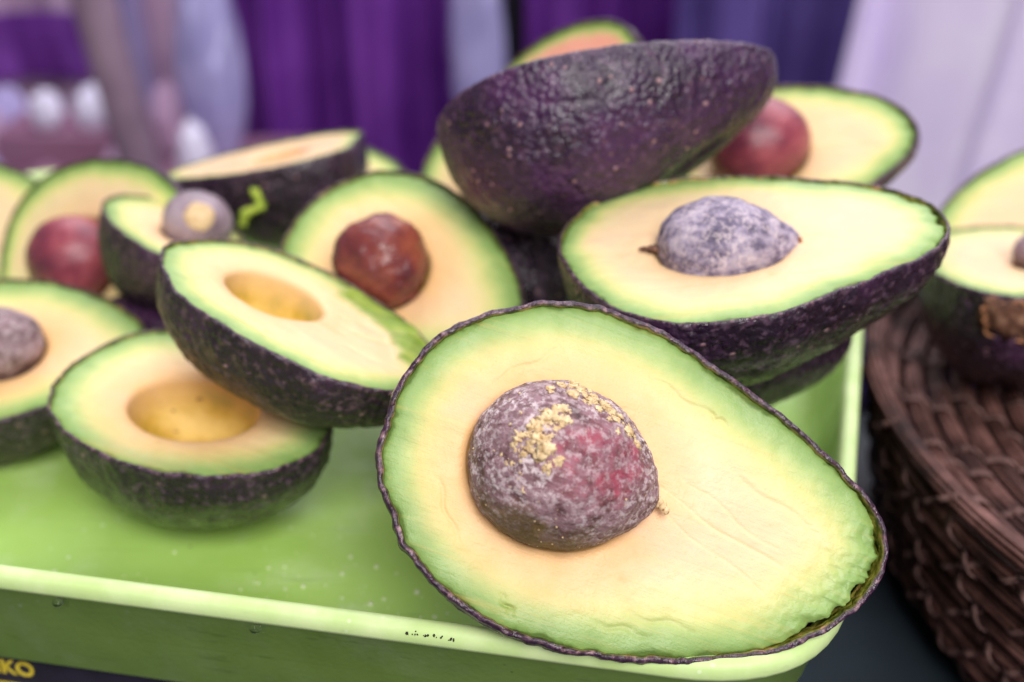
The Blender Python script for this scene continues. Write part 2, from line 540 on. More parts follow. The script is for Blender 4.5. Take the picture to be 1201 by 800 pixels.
    for q in np.linspace(0, 1, 16)[1:-1]:
        rr = math.cos(q * math.pi / 2) ** 0.8
        bd = bowl_depth if not pit else 0.006
        r = rc * (1 - 0.02 * min(1, q * 6)) * rr
        px, py = cx + ux * r, cy + uy * r
        pz = zb * (1 - q) + rings[ns][:, 2] * 0 - bd * math.sin(q * math.pi / 2) + 0.0005 * np.array([fbm((a, b, 4), 90, 2, seed) for a, b in zip(px, py)])
        rings.append(np.c_[px, py, pz]); core.append(0 * rc); bowlm.append(min(1, q * 2.2 + .15))
    V = np.concatenate(rings)
    nb = len(V)
    V = np.r_[V, [[cx, cy, V[-res:, 2].mean()]]]
    F = grid_faces(len(rings), res) + [((len(rings) - 1) * res + j, (len(rings) - 1) * res + (j + 1) % res, nb) for j in range(res)]
    edge = np.empty(len(V))
    oo = np.c_[fx, fy]
    for i in range(0, len(V), 2000):
        edge[i:i + 2000] = np.sqrt(((V[i:i + 2000, None, :2] - oo[None]) ** 2).sum(-1)).min(1)
    edge[:res] = 0
    tornv = np.zeros(len(V)); vein = np.zeros(len(V))
    top = V[:, 2] > -0.004
    if ridge:      # flesh smeared up into a green ridge along the far edge
        x0_, wd, hh = ridge
        n3 = np.array([fbm(p, 55, 4, seed + 6) for p in V]); n4 = np.array([fbm(p, 190, 3, seed + 7) for p in V])
        q = np.clip((wd * (1 + 0.55 * n3) - edge) / 0.0016, 0, 1) * np.clip((V[:, 0] - x0_ - 0.006 * n3) / 0.004, 0, 1) * (V[:, 1] > 0.002) * top
        V[:, 2] += q * (0.5 + 0.9 * n3 + 0.35 * n4) * hh * np.clip(edge / 0.002, 0, 1)
        tornv = q * np.clip(0.95 + 0.5 * n4, 0, 1)
    for (x1_, y1_, x2_, y2_, dp, wd, vn) in (grooves or []):
        ax_, ay_ = x2_ - x1_, y2_ - y1_
        tt_ = np.clip(((V[:, 0] - x1_) * ax_ + (V[:, 1] - y1_) * ay_) / (ax_ * ax_ + ay_ * ay_), 0, 1)
        wob = 0.0006 * np.sin(tt_ * 9 + x1_ * 900)
        dd = np.hypot(V[:, 0] - x1_ - ax_ * tt_ - wob * ay_ / math.hypot(ax_, ay_), V[:, 1] - y1_ - ay_ * tt_ + wob * ax_ / math.hypot(ax_, ay_))
        g = np.exp(-(dd / wd) ** 2) * np.sin(np.clip(tt_, 0.04, .96) * math.pi) ** 0.4 * top
        V[:, 2] -= g * dp
        vein = np.maximum(vein, g * vn)
    mesh_obj('flesh', V, F, flesh, root, attrs={'edge': edge, 'core': np.r_[np.concatenate(core), 0], 'bowl': np.r_[rep(bowlm), 1], 'torn': tornv, 'vein': vein})
    pobj = None
    if pit:
        pobj = make_pit(root, pit, seed)
    return root, pobj


def make_pit(root, p, seed):
    a, b, kap = p['a'], p['b'], p.get('kap', 0.12)
    nu, nv = p.get('res', (72, 48))
    V, red, low, fuzz = [], [], [], []
    rough = p.get('rough', 0.0003)
    rd = Vector(p.get('red', (0, 0, 0)))
    ld = Vector(p.get('low', (0, 0, 0)))
    for i in range(nv + 1):
        th = math.pi * i / nv
        for j in range(nu):
            f = 2 * math.pi * j / nu
            d = Vector((math.cos(th), math.sin(th) * math.cos(f), math.sin(th) * math.sin(f)))
            q = Vector((a * d.x, b * d.y * (1 - kap * d.x), b * d.z * (1 - kap * d.x) * p.get('zs', 0.95)))
            if d.x > 0:
                q.x += p.get('tip', 0.0) * max(0, (d.x - .8) / .2) ** 2
            h = (fbm(q, 120, 2, seed) * 2.0 + fbm(q, 420, 3, seed + 1) * 1.3) * rough
            V.append(q + d * h)
            nz = fbm(q, 110, 3, seed + 5)
            red.append(max(0, min(1, (d.dot(rd) - p.get('rc', .80) + nz * .22) * 5)) if rd.length else 0)
            low.append(max(0, min(1, (d.dot(ld) - .66 + nz * .35) * 4)) if ld.length else 0)
            fuzz.append(max(0, min(1, 0.75 + nz * 1.2)) * (1 - 0.55 * red[-1]) * (1 - 0.9 * low[-1]))
    F = grid_faces(nv + 1, nu)
    o = mesh_obj('pit', V, [f for f in F], p['mat'], root, attrs={'red': red, 'low': low, 'fuzz': fuzz})
    o.location = (p['x'], p['y'], p['h'])
    o.rotation_euler = (p.get('rx', 0), p.get('ry', 0), p.get('rot', 0))
    return o


def blob_mesh(items, seed, sub=2, ragged=1.0):
    """joined small lumpy blobs: items = (pos, radius, squash, normal)"""
    import bmesh
    V, F = [], []
    bm = bmesh.new(); bmesh.ops.create_icosphere(bm, subdivisions=sub, radius=1)
    bv = [v.co.copy() for v in bm.verts]; bf = [[v.index for v in f.verts] for f in bm.faces]; bm.free()
    for i, (p, r, sq, nrm) in enumerate(items):
        q = Vector((0, 0, 1)).rotation_difference(Vector(nrm)) if nrm is not None else None
        o = len(V)
        for v in bv:
            d = v * max(0.25, 1 + ragged * (0.7 * noise.noise(v * 1.5 + Vector((i * 3.1, seed, 0))) + 0.45 * noise.noise(v * 3.4 + Vector((i * 1.7, seed, 4)))))
            d = Vector((d.x, d.y, d.z * sq)) * r
            if q:
                d = q @ d
            V.append(Vector(p) + d)
        F += [[o + k for k in f] for f in bf]
    return V, F


# the large half in front
hero_cust = [(0.05, 0.4), (0.34, 1.81), (0.52, 2.16), (0.81, -0.24), (1.07, -0.85), (1.31, -1.9), (1.57, -0.77), (1.83, 0.28), (2.04, 0.72), (2.3, -0.4), (2.78, 0.62), (3.22, 0.32), (3.48, 0.45), (3.72, -0.35), (4.03, -0.34), (4.35, 0.24), (4.63, 0.11), (4.9, 0.3), (5.21, 0.15), (5.45, 0.72), (5.79, -0.72), (6.18, -1.0)]
hero, hero_pit = make_half(
    'largest avocado half, cut face to the viewer with fuzzy crumb-covered pit, on the tray corner',
    (0.0291, 0.2168, 0.0549), (0.9447, -0.1423, -0.2955), (0.0913, -0.7513, 0.6536), 0.1215, 0.635, 0.252,
    skin=SKIN_PURPLE, cust=hero_cust, res=420, seed=1.3, crevice=0.0034, wav=0.0005, skin_t=0.0014, bulge=0.05, rings_n=130,
    grooves=[(-0.0225, -0.0325, -0.0187, -0.0355, 0.0011, 0.0005, 0.0), (0.0114, 0.0234, 0.0154, 0.0224, 0.0008, 0.0004, .6), (-0.0038, 0.027, 0.012, 0.0232, 0.0003, 0.0005, .3),
             (0.0051, 0.0023, 0.0448, -0.008, 0.00025, 0.0005, .8), (0.009, 0.0068, 0.036, -0.0027, 0.0002, 0.0005, .6), (0.006, -0.002, 0.040, -0.0145, 0.0002, 0.0004, .5), (-0.0002, -0.031, 0.0117, -0.030, 0.0005, 0.0006, .2),
             (0.006, -0.027, 0.022, -0.0255, 0.0004, 0.0006, .2), (0.02, 0.012, 0.046, 0.004, 0.0003, 0.0006, .3), (-0.04, 0.014, -0.028, 0.026, 0.00025, 0.0005, .2), (-0.045, -0.012, -0.036, -0.024, 0.0003, 0.0005, .2)],
    pit=dict(x=-0.0191, y=-0.0007, a=0.0215, b=0.0190, h=0.004, mat=PIT_HERO, kap=0.10, tip=0.002, res=(160, 100), rough=0.00045,
             red=(0.36, 0.06, 0.92), rc=0.76, low=(-0.05, -0.98, 0.12)))


def pit_dir(px, py):
    dx, dy = px - 660, py - 547
    u, v = (dx * .95 + dy * .3) / 112, (dx * .3 - dy * .95) / 97
    q = u * u + v * v
    if q > .96:
        u, v = u * math.sqrt(.96 / q), v * math.sqrt(.96 / q); q = .96
    return Vector((u, v, math.sqrt(1 - q)))


items = []
for (px, py, r) in [(650, 492, 5), (641, 499, 6), (655, 508, 5), (630, 507, 5), (618, 515, 5.5), (610, 521, 4), (625, 529, 6), (632, 539, 6), (622, 547, 5), (612, 534, 5), (604, 545, 4), (600, 526, 4), (597, 540, 3.5), (591, 556, 3.5), (630, 560, 5), (642, 553, 4), (603, 566, 3), (606, 581, 3), (648, 515, 3.5), (636, 521, 4.5),
                    (660, 470, 5), (675, 465, 6), (690, 474, 6.5), (700, 480, 6), (711, 487, 6), (652, 463, 5), (682, 480, 4), (718, 496, 5), (640, 466, 4), (668, 458, 5), (730, 510, 4.5), (740, 522, 4)]:
    for rep_ in range(5):
        big = rep_ < 2
        d = pit_dir(px + random.gauss(0, 2.5 if big else 7), py + random.gauss(0, 2.5 if big else 7))
        P_ = Vector((.0215 * d.x, .019 * d.y * (1 - .1 * d.x), .019 * d.z * (1 - .1 * d.x) * .95))
        items.append((P_, r * (0.00024 if big else 0.00011) * random.uniform(.6, 1.1), .42, d))
for _ in range(90):      # fine fuzz grains all over the seed coat
    d = Vector((random.gauss(0, 1), random.gauss(0, 1), abs(random.gauss(0, 1)))).normalized()
    if d.dot(Vector((0.45, 0.12, 0.88))) > .9 and random.random() < .8:
        continue
    P_ = Vector((.0215 * d.x, .019 * d.y * (1 - .1 * d.x), .019 * d.z * (1 - .1 * d.x) * .95))
    items.append((P_, random.uniform(.00008, .00024), .7, d))
V, F = blob_mesh(items, 2.0, 3, 1.7)
cr = mesh_obj('flesh_crumbs', V, F, CRUMB, hero_pit)
struct(cr, 'stuff')
V, F = blob_mesh([((.0225 + .0009 * i, .0008 - .0006 * i, -.002 + .0004 * i), .0013 - .00012 * i, .6, (0.3, 0, 1)) for i in range(5)], 5.0)
mesh_obj('seed_tag', V, F, CRUMB, hero_pit)
B_cust = [(0.42, 1.5), (0.73, 2.0), (1.07, -0.58), (1.47, -1.43), (1.75, -1.24), (2.07, -0.37), (2.46, 0.68), (2.8, 1.22), (3.04, 0.89), (3.3, -1.02), (3.64, -1.38), (3.98, 0.35), (4.27, 1.43), (4.5, 1.21), (4.76, 0.46), (5.03, -1.7), (5.37, -1.7), (5.71, 0.57), (6.02, 0.57), (6.26, 0.16)]
lilac, lilac_pit = make_half('avocado half lying face up with pale lilac pit, stacked above the right tray rim',
          (0.0653, 0.2887, 0.089), (0.9934, -0.0292, 0.1108), (-0.1135, -0.1144, 0.9869), 0.1048, 0.734, 0.26,
          flesh=FLESH_PALE, skin=SKIN_BOUNCE, cust=B_cust, res=280, seed=2.2, crevice=0.0016, wav=0.0005, depth=1.0,
          pit=dict(x=-0.0078, y=-0.003, a=0.0180, b=0.0142, h=-0.0008, mat=PIT_GREY, kap=0.16, tip=0.003, rough=0.0004))
make_half('avocado half turned skin side out with purple sheen, on top of the pile',
          (0.0290, 0.3520, 0.1095), (0.968, 0.03, 0.225), (-0.19, 0.62, 0.76), 0.1075, 0.70, 0.28,
          skin=SKIN_PURPLE, res=260, seed=3.1, bump=0.7, depth=0.98)
make_half('avocado half with rosy pit behind the topmost skin-out half, at right',
          (0.1008, 0.3988, 0.0779), (0.9505, -0.2252, 0.2141), (-0.2993, -0.4783, 0.8256), 0.0899, 0.678, 0.179,
          flesh=FLESH_YELLOW, skin=SKIN_PURPLE, seed=4.4, crevice=0.0015,
          pit=dict(x=-0.0100, y=-0.001, a=0.0182, b=0.0174, h=0.006, mat=PIT_RED, rough=0.0002))
make_half('avocado half with pinkish flesh peeking over the top of the pile',
          (0.0162, 0.4316, 0.0811), (0.6512, -0.1943, 0.7336), (-0.621, -0.6921, 0.3679), 0.088, 0.687, 0.157,
          flesh=FLESH_PINK, skin=SKIN_BROWN, seed=5.0)
make_half('avocado half peeking out left of the topmost skin-out half, only a flesh sliver showing',
          (-0.0125, 0.4439, 0.0438), (0.1, 0.6, 0.75), (-0.2, -0.75, 0.62), 0.085, 0.68, 0.2, flesh=FLESH_YELLOW, seed=5.6, res=160)
make_half('avocado half with glossy brown pit tilted behind the scooped half, centre of the pile',
          (-0.035, 0.3331, 0.059), (0.7591, -0.6203, -0.1975), (-0.2165, -0.5266, 0.8221), 0.0944, 0.675, 0.244,
          seed=6.1, res=240, skin=SKIN_BROWN,
          pit=dict(x=-0.0043, y=-0.0035, a=0.0155, b=0.0152, h=0.005, mat=PIT_BROWN, rough=0.0007, kap=.12, rot=-0.3))
H_cust = [(0.81, 1.28), (1.07, 0.63), (1.36, -0.57), (1.68, -0.61), (1.99, -0.36), (2.23, 0.3), (2.59, -1.12), (3.04, -1.3), (3.32, 0.29), (3.48, -0.38), (3.82, -0.99), (4.21, -0.39), (4.53, -1.27), (4.79, -1.5), (5.05, -0.4), (5.29, 1.8), (5.52, 1.6), (5.76, 2.0)]
make_half('avocado half without its pit, flesh torn green along the far edge, resting on another half',
          (-0.0603, 0.2901, 0.0662), (0.8535, -0.4198, -0.3088), (0.3591, 0.0442, 0.9323), 0.0878, 0.708, 0.069,
          flesh=FLESH_YELLOW, skin=SKIN_BROWN, cust=H_cust, res=280, seed=7.7, bowl=(-0.0098, 0.002, 0.0150, 0.0120, 0.2), bowl_depth=0.013,
          ridge=(-0.001, 0.0125, 0.0034), grooves=[(0.012, 0.004, 0.030, 0.010, 0.0007, 0.0007, 0), (0.016, -0.006, 0.034, -0.002, 0.0006, 0.0006, 0), (0.006, 0.010, 0.020, 0.013, 0.0006, 0.0006, 0), (0.014, 0.000, 0.024, 0.009, 0.0005, 0.0006, 0), (-0.01, -0.022, 0.028, -0.019, 0.0005, 0.0007, .4)])
I_cust = [(0.05, -0.19), (2.36, 1.1), (2.57, 0.75), (2.93, -1.5), (3.25, -1.07), (3.53, 0.4), (3.82, 0.42), (4.08, -0.24), (4.4, -0.81), (4.63, -0.39), (4.9, 0.33), (5.11, 0.33), (5.37, 0.56), (5.65, 0.36), (5.89, 0.55), (6.23, 0.21)]
hollow, _h = make_half('avocado half with empty yellow hollow standing alone on the green tray floor',
          (-0.0937, 0.2879, 0.0372), (0.9176, -0.3815, -0.1121), (0.0745, -0.1122, 0.9909), 0.0871, 0.745, 0.109,
          skin=SKIN_BOUNCE, cust=I_cust, res=300, seed=8.8, bowl=(0.0012, -0.002, 0.0195, 0.0145, 0.25), bowl_depth=0.018, depth=1.26, wav=0.0005)
make_half('avocado half with mottled brown pit cut off by the left picture edge, near the front',
          (-0.1635, 0.3290, 0.0322), (0.9959, -0.0468, 0.0575), (-0.0674, -0.2769, 0.9569), 0.0915, 0.745, 0.331,
          seed=9.4, depth=1.1, skin=SKIN,
          pit=dict(x=-0.0015, y=-0.0018, a=0.0130, b=0.0125, h=0.004, mat=PIT_MOTTLED, rough=0.0003))
make_half('avocado half with large red pit leaning at the back left of the pile',
          (-0.1648, 0.4062, 0.0355), (0.8525, -0.2351, 0.4669), (-0.4674, -0.7429, 0.4792), 0.1005, 0.701, 0.237,
          flesh=FLESH_BRIGHT, seed=10.2, crevice=0.0015,
          pit=dict(x=-0.0018, y=-0.0050, a=0.0178, b=0.0172, h=0.005, mat=PIT_RED, rough=0.0002))
small_half, small_pit = make_half('small avocado half with a smooth grey pit standing high, between two larger ones at left',
          (-0.1185, 0.3735, 0.0560), (0.35, -0.93, 0.05), (0.34, 0.17, 0.92), 0.070, 0.72, 0.15,
          flesh=FLESH_YELLOW, skin=SKIN_BROWN, seed=11.5, depth=1.25,
          pit=dict(x=0.003, y=0.0060, a=0.0122, b=0.0122, h=0.0045, mat=PIT_LILAC, rough=0.0002))
make_half('avocado half seen edge-on with a green scrap on its dark skin, back of the pile',
          (-0.1003, 0.4428, 0.0597), (-0.9818, 0.0042, -0.1897), (-0.1879, 0.1175, 0.9751), 0.0868, 0.677, 0.208,
          flesh=FLESH_CREAM, seed=12.5, chop=0.9, depth=1.3, bowl=(-0.005, 0, 0.012, 0.011, 0))
make_half('avocado half at the left picture edge behind the red-pitted one, only a sliver showing',
          (-0.2426, 0.4559, 0.0237), (1, 0, 0.1), (0.05, -0.7, 0.7), 0.1, 0.68, 0.2, flesh=FLESH_YELLOW, seed=13.0)
make_half('avocado half hidden behind the edge-on half, only its pale rounded end showing',
          (-0.0770, 0.4800, 0.0330), (1, 0, 0), (0.1, -0.5, 0.85), 0.066, 0.8, 0.1, flesh=FLESH_YELLOW, seed=13.7)
scarred, _p = make_half('avocado half with open brown stem scar lying on the wicker basket at the right edge',
          (0.1760, 0.3620, 0.0500), (-0.42, -0.9, 0.12), (-0.03, 0.13, 0.985), 0.090, 0.74, 0.10,
          flesh=FLESH_PALE, skin=SKIN, seed=14.2, crevice=0.002, depth=1.45,
          pit=dict(x=0.004, y=0.006, a=0.0085, b=0.0085, h=0.003, mat=PIT_MOTTLED, rough=0.0003))
make_half('avocado half tilted up behind the one on the basket, cut by the right picture edge',
          (0.219, 0.4219, 0.0400), (-1, 0, -0.35), (-0.1, -0.6, 0.8), 0.106, 0.68, 0.2, flesh=FLESH_YELLOW, seed=15.1)
make_half('avocado half in deep shade right beneath the one with the lilac pit',
          (0.0580, 0.3170, 0.0450), (0.998, -0.03, 0.06), (-0.04, 0.14, 0.99), 0.096, 0.66, 0.24, skin=SKIN_BOUNCE, seed=16.4)
make_half('avocado half lying face down in the dark gap under the topmost half',
          (0.000, 0.372, 0.034), (0.8, 0.5, 0.1), (0.05, -0.2, -0.97), 0.1, 0.68, 0.2, seed=17.3)

# ------------------------------------------------------------------ stem scar of the half on the basket
def ring_mesh(R0, r0, seed, nu=48, nv=14, sy=0.8):
    V = []
    for i in range(nu):
        a = 2 * math.pi * i / nu
        k = 1 + 0.55 * noise.noise(Vector((math.cos(a) * 1.6, math.sin(a) * 2, seed)))
        rr = r0 * (1 + 1.1 * noise.noise(Vector((math.cos(a) * 4, math.sin(a) * 4, seed + 5))))
        for j in range(nv):
            b = 2 * math.pi * j / nv
            q = R0 * k + rr * math.cos(b)
            V.append((rr * math.sin(b) * 1.0, q * math.cos(a), q * math.sin(a) * sy))
    F = []
    for i in range(nu):
        for j in range(nv):
            F.append((i * nv + j, ((i + 1) % nu) * nv + j, ((i + 1) % nu) * nv + (j + 1) % nv, i * nv + (j + 1) % nv))
    return V, F


_s = Nodes('scar_cork')
CORK = _s.fin(_s.ramp(_s.noise(260, 4), [(0.3, lin(96, 58, 40)), (0.6, lin(186, 128, 88))]), 0.7, 0.3)
_s = Nodes('scar_hollow')
SCARIN = _s.fin(_s.ramp(_s.noise(200, 4), [(0.3, lin(58, 36, 30)), (0.55, lin(112, 76, 58)), (0.75, lin(170, 134, 110))]), 0.7, 0.3)
V, F = ring_mesh(0.0080, 0.0006, 3.0)
sc_ = mesh_obj('stem_scar', V, F, CORK, scarred)
sc_.location = (0.0446, 0.0, -0.0082); sc_.rotation_euler = (0, R(14), 0)
V, F = blob_mesh([((-0.0008, 0.001 * k, -0.0006 * k), 0.0072 - 0.0006 * abs(k), 0.30, (1, 0, 0)) for k in (-3, 0, 3)], 4.0, 3, 1.2)
mesh_obj('scar_hollow', V, F, SCARIN, sc_)

# ------------------------------------------------------------------ carton under the tray, with its print
_s = Nodes('black_carton')
CARTON = _s.fin(_s.ramp(_s.noise(60, 4), [(0.3, lin(30, 27, 38)), (0.7, lin(46, 42, 58))]), 0.55, 0.4)
_s = Nodes('yellow_print')
YELLOW = _s.fin(_s.ramp(_s.noise(300, 3), [(0.3, lin(196, 172, 44)), (0.7, lin(226, 204, 72))]), 0.55, 0.3)
ang = math.atan2(-u1[1], -u1[0])
Mb = Matrix.Translation((FR[0] + u1[0] * 0.33, FR[1] + u1[1] * 0.33, TZ)) @ Matrix.Rotation(ang, 4, 'Z')
carton = box_mesh('carton', 0.0, 0.285, 0.0150, 0.22, 0.0005, 0.0455, CARTON, None, 0.0015)
carton.matrix_world = Mb
tag(carton, 'black printed carton under the front left of the green tray', 'carton')
tc = bpy.data.curves.new('lettering', 'FONT')
tc.body = 'IKO'
tc.size = 0.0070
tc.offset = 0.00022
tc.extrude = 0.0001
tc.align_x = 'RIGHT'
tmp = bpy.data.objects.new('tmp_text', tc)
COL.objects.link(tmp)
bpy.context.view_layer.update()
me = bpy.data.meshes.new_from_object(tmp.evaluated_get(bpy.context.evaluated_depsgraph_get()))
bpy.data.objects.remove(tmp)
me.materials.append(YELLOW)
let = bpy.data.objects.new('lettering', me)
COL.objects.link(let)
let.parent = carton
let.rotation_euler = (R(90), 0, 0)
let.location = (0.1162, 0.0147, 0.0362)
box_mesh('printed_stripe', 0.004, 0.281, 0.0146, 0.0149, 0.0290, 0.0325, YELLOW, carton, 0)

# ------------------------------------------------------------------ drops, specks, scuff, scraps
def at_rim(d_left, off=0.0, z=0.0):
    nrm = np.array([-u1[1], u1[0]]); nrm = nrm if nrm @ u2 > 0 else -nrm
    p = FR + u1 * d_left + nrm * off
    return (p[0], p[1], z)


_s = Nodes('water')
_s.b.inputs['Transmission Weight'].default_value = 1.0
_s.b.inputs['IOR'].default_value = 1.33
WATER = _s.fin((0.95, 1, 0.9, 1), 0.03)
for dl, lab in ((0.190, 'water drop hanging under the tray rim near the left picture edge'), (0.138, 'water drop hanging under the tray rim near the middle of the front')):
    V, F = blob_mesh([((0, 0, 0), 0.0013, 0.8, None)], 1.0, 3, 0.15)
    dr = mesh_obj('water_drop', V, F, WATER)
    dr.location = at_rim(dl, 0.0004, 0.0193)
    tag(dr, lab, 'water drop', 'drops under the tray rim')
_s = Nodes('dark_scuff')
SCUFF = _s.fin(lin(38, 34, 30), 0.7)
items = []
for i in range(46):
    t = random.random()
    items.append((Vector(at_rim(0.088 + 0.012 * t, 0.0006 + random.gauss(0, .00025), 0.02415 + random.gauss(0, .0002))), random.uniform(.00012, .0004), .35, (0.2, -.8, .5)))
V, F = blob_mesh(items, 6.0, 1)
mesh_obj('scuff_mark', V, F, SCUFF, tray)
items = []
for i in range(150):
    dl = random.choice([random.uniform(.07, .2), random.gauss(.115, .012), random.gauss(.15, .01)])
    of = 0.020 + abs(random.gauss(0, .018))
    items.append((Vector(at_rim(dl, of + .004, -0.0044)), random.choice([.0002, .0003, .0003, .0005, .0008]) * random.uniform(.6, 1.2), .5, (0, 0, 1)))
V, F = blob_mesh(items, 9.0, 1)
_s = Nodes('pale_speck')
sp = mesh_obj('flesh_specks', V, F, _s.fin(lin(226, 232, 196), 0.5))
struct(sp, 'stuff')
sp['label'] = 'pale specks of flesh and juice scattered on the tray floor'


def scrap(label, pts, r):
    items = []
    for a, b in zip(pts[:-1], pts[1:]):
        for t in np.linspace(0, 1, 7):
            p = Vector(a).lerp(Vector(b), t)
            items.append((p, r * random.uniform(.75, 1.1), .8, None))
    V, F = blob_mesh(items, 3.3, 2)
    o = mesh_obj('flesh_scrap', V, F, SCRAP)
    return tag(o, label, 'scrap', 'scraps of flesh stuck to skins')


scrap('bright green crooked scrap stuck to the dark skin of the edge-on half',
      [(-0.0985, 0.4120, 0.0560), (-0.0970, 0.4110, 0.0525), (-0.0960, 0.4105, 0.0505), (-0.1000, 0.4100, 0.0490), (-0.1030, 0.4098, 0.0480), (-0.1040, 0.4098, 0.0435)], 0.0016)

# ------------------------------------------------------------------ coiled basket
def basket_material():
    s = Nodes('dark_wicker')
    c = s.ramp(s.noise(60, 5), [(0.28, lin(40, 25, 24)), (0.5, lin(92, 60, 54)), (0.72, lin(150, 106, 98))])
    s.bump(s.noise(500, 4), 0.5, 0.0008)
    return s.fin(c, 0.6, 0.35)


WICKER = basket_material()
_s = Nodes('raffia')
RAFFIA = _s.fin(_s.ramp(_s.noise(300, 4), [(0.3, lin(80, 56, 52)), (0.7, lin(138, 104, 98))]), 0.6, 0.35)
BC = (0.320, 0.315)
basket = bpy.data.objects.new('wicker_basket', None)
COL.objects.link(basket)
basket.location = (BC[0], BC[1], TZ)
tag(basket, 'round coiled dark brown wicker basket with pale lashings, at the right', 'basket')
levels = []
for i in range(9):
    levels.append((0.0735 - i * 0.0082, 0.195 - 0.0016 * i - (0.004 if i == 8 else 0)))


def coil_mesh(r, z, i, nst=9, nu=220):
    V, F = [], []
    for k in range(nst):
        ph = 2 * math.pi * k / nst
        o = len(V)
        for j in range(nu):
            a = 2 * math.pi * j / nu
            tw = ph + a * 1 + i
            jit = 0.0011 * noise.noise(Vector((math.cos(a) * 7, math.sin(a) * 7, i * 3 + k * 1.7)))
            rr = r + 0.0024 * math.cos(tw) + jit * .6; zz = z + 0.0026 * math.sin(tw) + jit * .5
            for m in range(5):
                b = 2 * math.pi * m / 5
                V.append(((rr + 0.0010 * math.cos(b)) * math.cos(a), (rr + 0.0010 * math.cos(b)) * math.sin(a), zz + 0.0010 * math.sin(b)))
        for j in range(nu):
            for m in range(5):
                j2, m2 = (j + 1) % nu, (m + 1) % 5
                F.append((o + j * 5 + m, o + j2 * 5 + m, o + j2 * 5 + m2, o + j * 5 + m2))
    return V, F


for i, (z, r) in enumerate(levels):
    V, F = coil_mesh(r, z, i)
    mesh_obj('coil', V, F, WICKER, basket)
lid = None
for i in range(21):          # flat coiled lid the fruit lies on
    V, F = coil_mesh(0.1870 - i * 0.0084, 0.0600, i + 20, 8, 120)
    lid = mesh_obj('lid_coil', V, F, WICKER, basket)
# lashings: a band wrapped over each coil and tucked over the next, one mesh for each level, shared round the ring
def band_mesh(c1, c2, slant=0.045, wdt=0.0013):
    """c1, c2: (radius, z) of two neighbouring coils; an open band over the outer side of both"""
    V, F = [], []
    ux_, uz_ = c2[0] - c1[0], c2[1] - c1[1]
    l_ = math.hypot(ux_, uz_); ux_, uz_ = ux_ / l_, uz_ / l_
    nx_, nz_ = (-uz_, ux_)
    if nx_ * 1 + nz_ * 1 < 0:
        nx_, nz_ = -nx_, -nz_
    path = []
    for t in np.linspace(-0.42, 1.42, 15):
        hump = 0.0042 * (0.35 + 0.65 * abs(math.cos(math.pi * t)) ** 0.7) * (1 if 0 <= t <= 1 else max(0, 1 - (abs(t - .5) - .5) / .45))
        path.append((c1[0] + ux_ * l_ * t + nx_ * hump, c1[1] + uz_ * l_ * t + nz_ * hump, (t - .5) * slant))
    for (pr, pz, an) in path:
        for sd in (-1, 1):
            a = an + sd * wdt / pr
            for th_ in (0.0, 0.0006):
                V.append(((pr + nx_ * th_) * math.cos(a), (pr + nx_ * th_) * math.sin(a), pz + nz_ * th_))
    for j in range(len(path) - 1):
        o = j * 4
        for (p_, q_) in ((1, 3), (3, 2), (2, 0), (0, 1)):
            F.append((o + p_, o + q_, o + 4 + q_, o + 4 + p_))
    return V, F


def spread(name, c1, c2, count, base, jig, slant):
    V, F = band_mesh(c1, c2, slant)
    first = mesh_obj(name, V, F, RAFFIA, basket)
    first.rotation_euler.z = base
    for q in range(1, count):
        c = first.copy()
        COL.objects.link(c)
        c.parent = basket
        c.rotation_euler = (0, 0, base + 2 * math.pi * q / count + jig * math.sin(q * 7.3 + base * 31))


for i in range(8):
    spread('lashing', (levels[i][1], levels[i][0]), (levels[i + 1][1], levels[i + 1][0]), 36, (i % 2) * 0.087 + i * 0.02, 0.035, 0.05 if i % 2 else -0.05)
for i in range(12):
    n_ = 32 - i * 2
    spread('lid_lashing', (0.1870 - i * 0.0084, 0.0600), (0.1870 - (i + 1) * 0.0084, 0.0600), n_, (i % 2) * 0.1, 0.04, 0.05)
V = [(0.178 * math.cos(a), 0.178 * math.sin(a), z) for z in (0.003, 0.010) for a in np.linspace(0, 2 * math.pi, 64, endpoint=False)]
F = grid_faces(2, 64) + [tuple(range(64))[::-1], tuple(range(64, 128))]
mesh_obj('base', V, F, WICKER, basket, smooth=False)


# ------------------------------------------------------------------ cloths and things behind the stall
def cloth_mat(name, c0, c1, rough=0.75):
    s = Nodes(name)
    c = s.ramp(s.noise(9, 4), [(0.3, lin(*c0)), (0.7, lin(*c1))])
    s.bump(s.noise(900, 2), 0.2, 0.0006)
    return s.fin(c, rough, 0.4)


PURPLE = cloth_mat('purple_cloth', (92, 34, 128), (122, 58, 160), 0.5)
BLUE = cloth_mat('blue_violet_cloth', (84, 66, 134), (112, 92, 164))
LILAC = cloth_mat('lilac_cloth', (224, 208, 246), (242, 232, 252))
LAVEND = cloth_mat('lavender_cloth', (164, 152, 204), (190, 178, 224))
DARK = cloth_mat('black_cloth', (22, 18, 30), (36, 28, 46))
ROSE = cloth_mat('rose_cloth', (182, 146, 180), (206, 174, 204))


